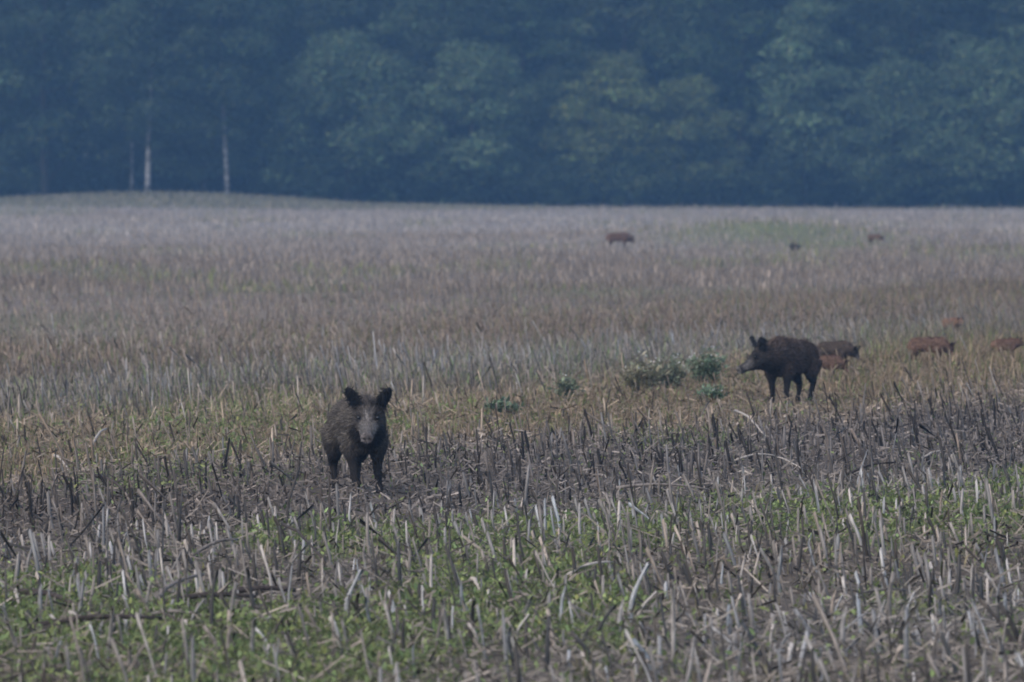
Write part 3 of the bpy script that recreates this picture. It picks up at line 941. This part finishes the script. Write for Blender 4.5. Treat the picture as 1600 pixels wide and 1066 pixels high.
# ------------------------------------------------------------------ forest
def tree_meshes(seed, H, Wc, base, trunk_r, nleaf, leaf, pine=False):
    """trunk with limbs, crown of leaf-sized faces gathered in clumps"""
    rs = random.Random(seed); rn = np.random.default_rng(seed)
    SV, SQ, ST_ = [], [], []
    LV, LQ, LT = [], [], []
    def add(pts, rad_, sides=7):
        v, q4, t3 = tube(pts, rad_, sides)
        A_, B_, C_ = (SV, SQ, ST_) if sides == 7 else (LV, LQ, LT)
        b_ = len(A_)
        A_.extend(v); B_.extend(tuple(b_ + k for k in f_) for f_ in q4); C_.extend(tuple(b_ + k for k in f_) for f_ in t3)
    lean_ = (rs.gauss(0, .03), rs.gauss(0, .03))
    tp = lambda t: Vector((lean_[0] * t * H + .12 * math.sin(t * 5 + seed), lean_[1] * t * H, t * H * .93 - .3 * (t == 0)))
    add([tp(t) for t in (0, .08, .2, .4, .6, .8, 1)], [trunk_r * k_ for k_ in (1.35, 1.0, .88, .7, .48, .26, .06)])
    clumps = []
    nb = 26
    for i in range(nb):
        t = base / H + (1 - base / H) * ((i + .5) / nb) ** .9
        a = i * 2.4 + rs.uniform(-.5, .5)
        sx_ = (t - base / H) / (1 - base / H); prof = max(.12, 1 - abs(2 * sx_ ** .85 - .85) ** 2.4 * .95)
        rr = Wc * .5 * prof * rs.uniform(.55, .95)
        p0 = tp(max(.05, t - .12)); p1 = tp(t) + Vector((math.cos(a) * rr, math.sin(a) * rr, rs.uniform(-.3, .6)))
        add([p0, p0.lerp(p1, .5) + Vector((0, 0, -.12 * rr)), p1], [trunk_r * .3, trunk_r * .18, .02], 5)
        clumps.append((p1, rs.uniform(1.0, 1.9) * Wc / 8.5))
        for _ in range(3):
            p2 = p1 + Vector((rs.gauss(0, .9), rs.gauss(0, .9), rs.gauss(0, .6))) * (Wc / 8)
            clumps.append((p2, rs.uniform(.5, 1.0) * Wc / 8.5))
    for i in range(9):
        t = base / H + .62 * (1 - base / H) * i / 9
        clumps.append((tp(t) + Vector((rs.gauss(0, .5), rs.gauss(-.5, .5), .8)), rs.uniform(.9, 1.4) * Wc / 8.5))
    tot = sum(r_ ** 2 for _, r_ in clumps)
    P, Nn, CT = [], [], []
    for c, r_ in clumps:
        k = int(nleaf * r_ ** 2 / tot)
        d = rn.normal(0, 1, (k, 3)); d /= np.linalg.norm(d, axis=1)[:, None]
        d[:, 2] = np.where(d[:, 2] < -.35, -d[:, 2], d[:, 2])
        rad_ = r_ * rn.uniform(.3, 1.35, k) ** .6
        P.append(np.array(c) + d * rad_[:, None] * np.array((1.15, 1.15, .72))); Nn.append(d); CT.append(np.full(k, math.exp(rs.gauss(0, .15))))
    P = np.concatenate(P); Nn = np.concatenate(Nn); k = len(P)
    nn = Nn + rn.normal(0, .55, (k, 3)) + np.array((0, 0, .5)); nn /= np.linalg.norm(nn, axis=1)[:, None]
    u = np.cross(nn, rn.normal(0, 1, (k, 3))); u /= np.linalg.norm(u, axis=1)[:, None]; v = np.cross(nn, u)
    L = (leaf * rn.uniform(.6, 1.35, k))[:, None]
    V = np.stack([P - u * L, P + v * L * .5 + nn * L * .12, P + u * L, P - v * L * .5 + nn * L * .12], 1).reshape(-1, 3)
    f = np.arange(k * 4).reshape(-1, 4)
    c = np.array((.078, .108, .050)) * np.concatenate(CT)[:, None] * rn.lognormal(0, .25, k)[:, None] * np.stack([1 + rn.normal(0, .12, k), np.ones(k), np.ones(k)], -1)
    return mesh_np('trunk', np.array(SV), [np.array(SQ), np.array(ST_)], None, True), mesh_np('limbs', np.array(LV), [np.array(LQ), np.array(LT)], None, True), mesh_np('crown', V, f, np.repeat(c, 4, 0))

KIND = {
 'broad': [tree_meshes(301, 10.5, 9.5, 1.2, .22, 17000, .145), tree_meshes(302, 11.0, 8.5, 1.0, .22, 17000, .145), tree_meshes(303, 10.0, 10.0, .8, .2, 17000, .145)],
 'round': [tree_meshes(311, 10.6, 7.6, .9, .2, 14000, .14), tree_meshes(312, 10.0, 7.0, .9, .2, 14000, .14)],
 'tall': [tree_meshes(321, 19, 9.0, 4.0, .28, 13000, .20), tree_meshes(322, 21, 10, 5.0, .3, 13000, .20), tree_meshes(323, 17.5, 8.5, 2.5, .26, 12000, .20)],
 'birch': [tree_meshes(331, 16, 8.0, 3.9, .16, 15000, .16), tree_meshes(332, 15, 7.5, 3.4, .13, 14000, .16)],
 'shrub': [tree_meshes(341, 3.6, 4.6, .15, .06, 3600, .13), tree_meshes(342, 3.0, 4.0, .1, .05, 3200, .13)],
}
def tree(kind, k, px, Yd, sc, rz, label, group, tint=(1, 1, 1), name=None, dz=0, squash=1.0):
    X_ = (px - 800) / FPX * Yd
    root = empty(name or {'birch': 'birch_tree', 'shrub': 'forest_shrub'}.get(kind, 'deciduous_tree'), (X_, Yd, float(height(X_, Yd)) + dz), rz, label=label, category='shrub' if kind == 'shrub' else 'tree', group=group)
    root.scale = (sc, sc, sc * squash)
    tm, lm, cm = KIND[kind][k % len(KIND[kind])]
    t = obj('trunk', tm, M_BIRCH if kind == 'birch' else M_BARK, root)
    obj('limbs', lm, M_BARK, root)
    c = obj('crown', cm, M_LEAF, root)
    c.color = (*tint, 1)
EDGE = 'trees along the forest edge'
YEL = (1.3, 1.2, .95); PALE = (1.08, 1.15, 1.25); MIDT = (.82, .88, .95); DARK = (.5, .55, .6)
tree('tall', 2, 70, 416, 1.05, .3, 'dark tall tree at the left edge of the forest, left of the birches', EDGE, DARK)
tree('birch', 0, 234, 409, 1.0, 0, 'birch with the brightest white trunk on the grass bank', EDGE, DARK)
tree('birch', 1, 355, 409, 1.05, 2.0, 'slightly leaning pale trunked birch right of the brightest one', EDGE, DARK)
tree('birch', 1, 205, 416, .72, 4.0, 'thin faint birch trunk just left of the brightest birch', EDGE, DARK)
tree('round', 1, 318, 417, .95, 2.2, 'small hazy tree between the birches, its crown top below the taller trees', EDGE, MIDT)
tree('broad', 0, 545, 412, 1.03, .5, 'broad spreading pale green tree left of the rounded crown', EDGE, PALE)
tree('broad', 2, 440, 415, .70, 1.9, 'low bushy tree just right of the right birch', EDGE, MIDT)
tree('round', 0, 735, 412, 1.02, 1.2, 'tree with neat rounded crown, left of the picture centre', EDGE, PALE)
tree('round', 1, 850, 418, .85, 3.3, 'dim tree in the gap right of the rounded crown', EDGE, DARK)
tree('broad', 1, 960, 412, .86, 2.6, 'pale green ragged tree just right of the picture centre', EDGE, YEL)
tree('round', 0, 1080, 413, .82, 4.1, 'yellowish green tree with a bright spray of leaves', EDGE, YEL)
tree('tall', 2, 1255, 415, .80, .9, 'tall wide crowned tree above the standing boar', EDGE, PALE)
tree('broad', 2, 1390, 413, .93, 5.2, 'mid green tree second from the right at the forest edge', EDGE, MIDT)
tree('broad', 0, 1530, 412, 1.0, 3.6, 'broad pale crowned tree at the right end of the forest', EDGE, PALE)
tree('round', 1, 1640, 411, 1.1, 0.4, 'dark tree cut by the right picture edge', EDGE, MIDT)
rs = random.Random(5)
def third(px):
    return 'behind the birches on the left' if px < 430 else ('behind the rounded crown at left of centre' if px < 850 else ('behind the pale ragged tree right of centre' if px < 1180 else 'behind the right-hand edge trees'))
for r_, (yd, st, lo, hi) in enumerate([(424, 150, .85, 1.05), (433, 140, .95, 1.15), (444, 150, 1.0, 1.2), (458, 130, 1.05, 1.25), (468, 120, 1.05, 1.25)]):
    for i in range(-4, 15):
        px = i * st + (r_ * 61) % st - 60
        if not -420 < px < 2020: continue
        tree('tall', rs.randrange(3), px + rs.uniform(-30, 30), yd + rs.uniform(-3, 3), rs.uniform(lo, hi), rs.uniform(0, 6.28),
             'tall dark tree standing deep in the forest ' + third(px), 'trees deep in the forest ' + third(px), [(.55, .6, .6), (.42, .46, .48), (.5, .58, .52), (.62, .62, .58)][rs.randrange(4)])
for i in range(15):
    px = -500 + i * 185 + rs.uniform(-30, 30)
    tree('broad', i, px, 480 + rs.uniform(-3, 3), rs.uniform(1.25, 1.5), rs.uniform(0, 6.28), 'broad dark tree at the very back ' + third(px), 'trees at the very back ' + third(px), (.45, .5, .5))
for i in range(24):
    px = -120 + i * 78 + rs.uniform(-25, 25)
    yd = rs.uniform(410, 416) if px > 440 else rs.uniform(417, 424)
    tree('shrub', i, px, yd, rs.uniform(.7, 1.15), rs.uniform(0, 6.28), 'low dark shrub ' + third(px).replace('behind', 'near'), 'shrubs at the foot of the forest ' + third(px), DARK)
# saplings and undergrowth of the wood, one dense mass
m = 60000
X = rng.uniform(-62, 62, m); Y = rng.uniform(420, 476, m); Zz = height(X, Y) + rng.uniform(0, 1, m) ** 1.2 * (6 + .12 * (Y - 420)) * (.5 + .9 * vnoise(X / 3, Y / 3, 12))
leaves('forest_undergrowth', X, Y, Zz, rng.uniform(.4, .9, m), rng.uniform(.12, .28, m), vary((.03, .045, .02), m, .3), M_GREEN, 'dark undergrowth filling the forest between the trunks', flat=.8)

# ------------------------------------------------------------------ evening haze
bm = bmesh.new(); bmesh.ops.create_cube(bm, size=1)
for v in bm.verts:
    v.co = Vector((v.co.x * 1040, 345 + v.co.y * 890, 14.0 + v.co.z * 34.0))
me = bpy.data.meshes.new('haze'); bm.to_mesh(me); bm.free()
hz = bpy.data.materials.new('evening_haze'); hz.use_nodes = True
t = hz.node_tree
t.nodes.remove(t.nodes['Principled BSDF'])
pv = t.nodes.new('ShaderNodeVolumePrincipled')
pv.inputs['Color'].default_value = (0.27, 0.54, 0.95, 1)
pv.inputs['Density'].default_value = 0.00047
pv.inputs['Anisotropy'].default_value = 0.0
t.links.new(pv.outputs[0], t.nodes['Material Output'].inputs['Volume'])
obj('haze', me, hz, kind='stuff', label='blue evening haze over the field')
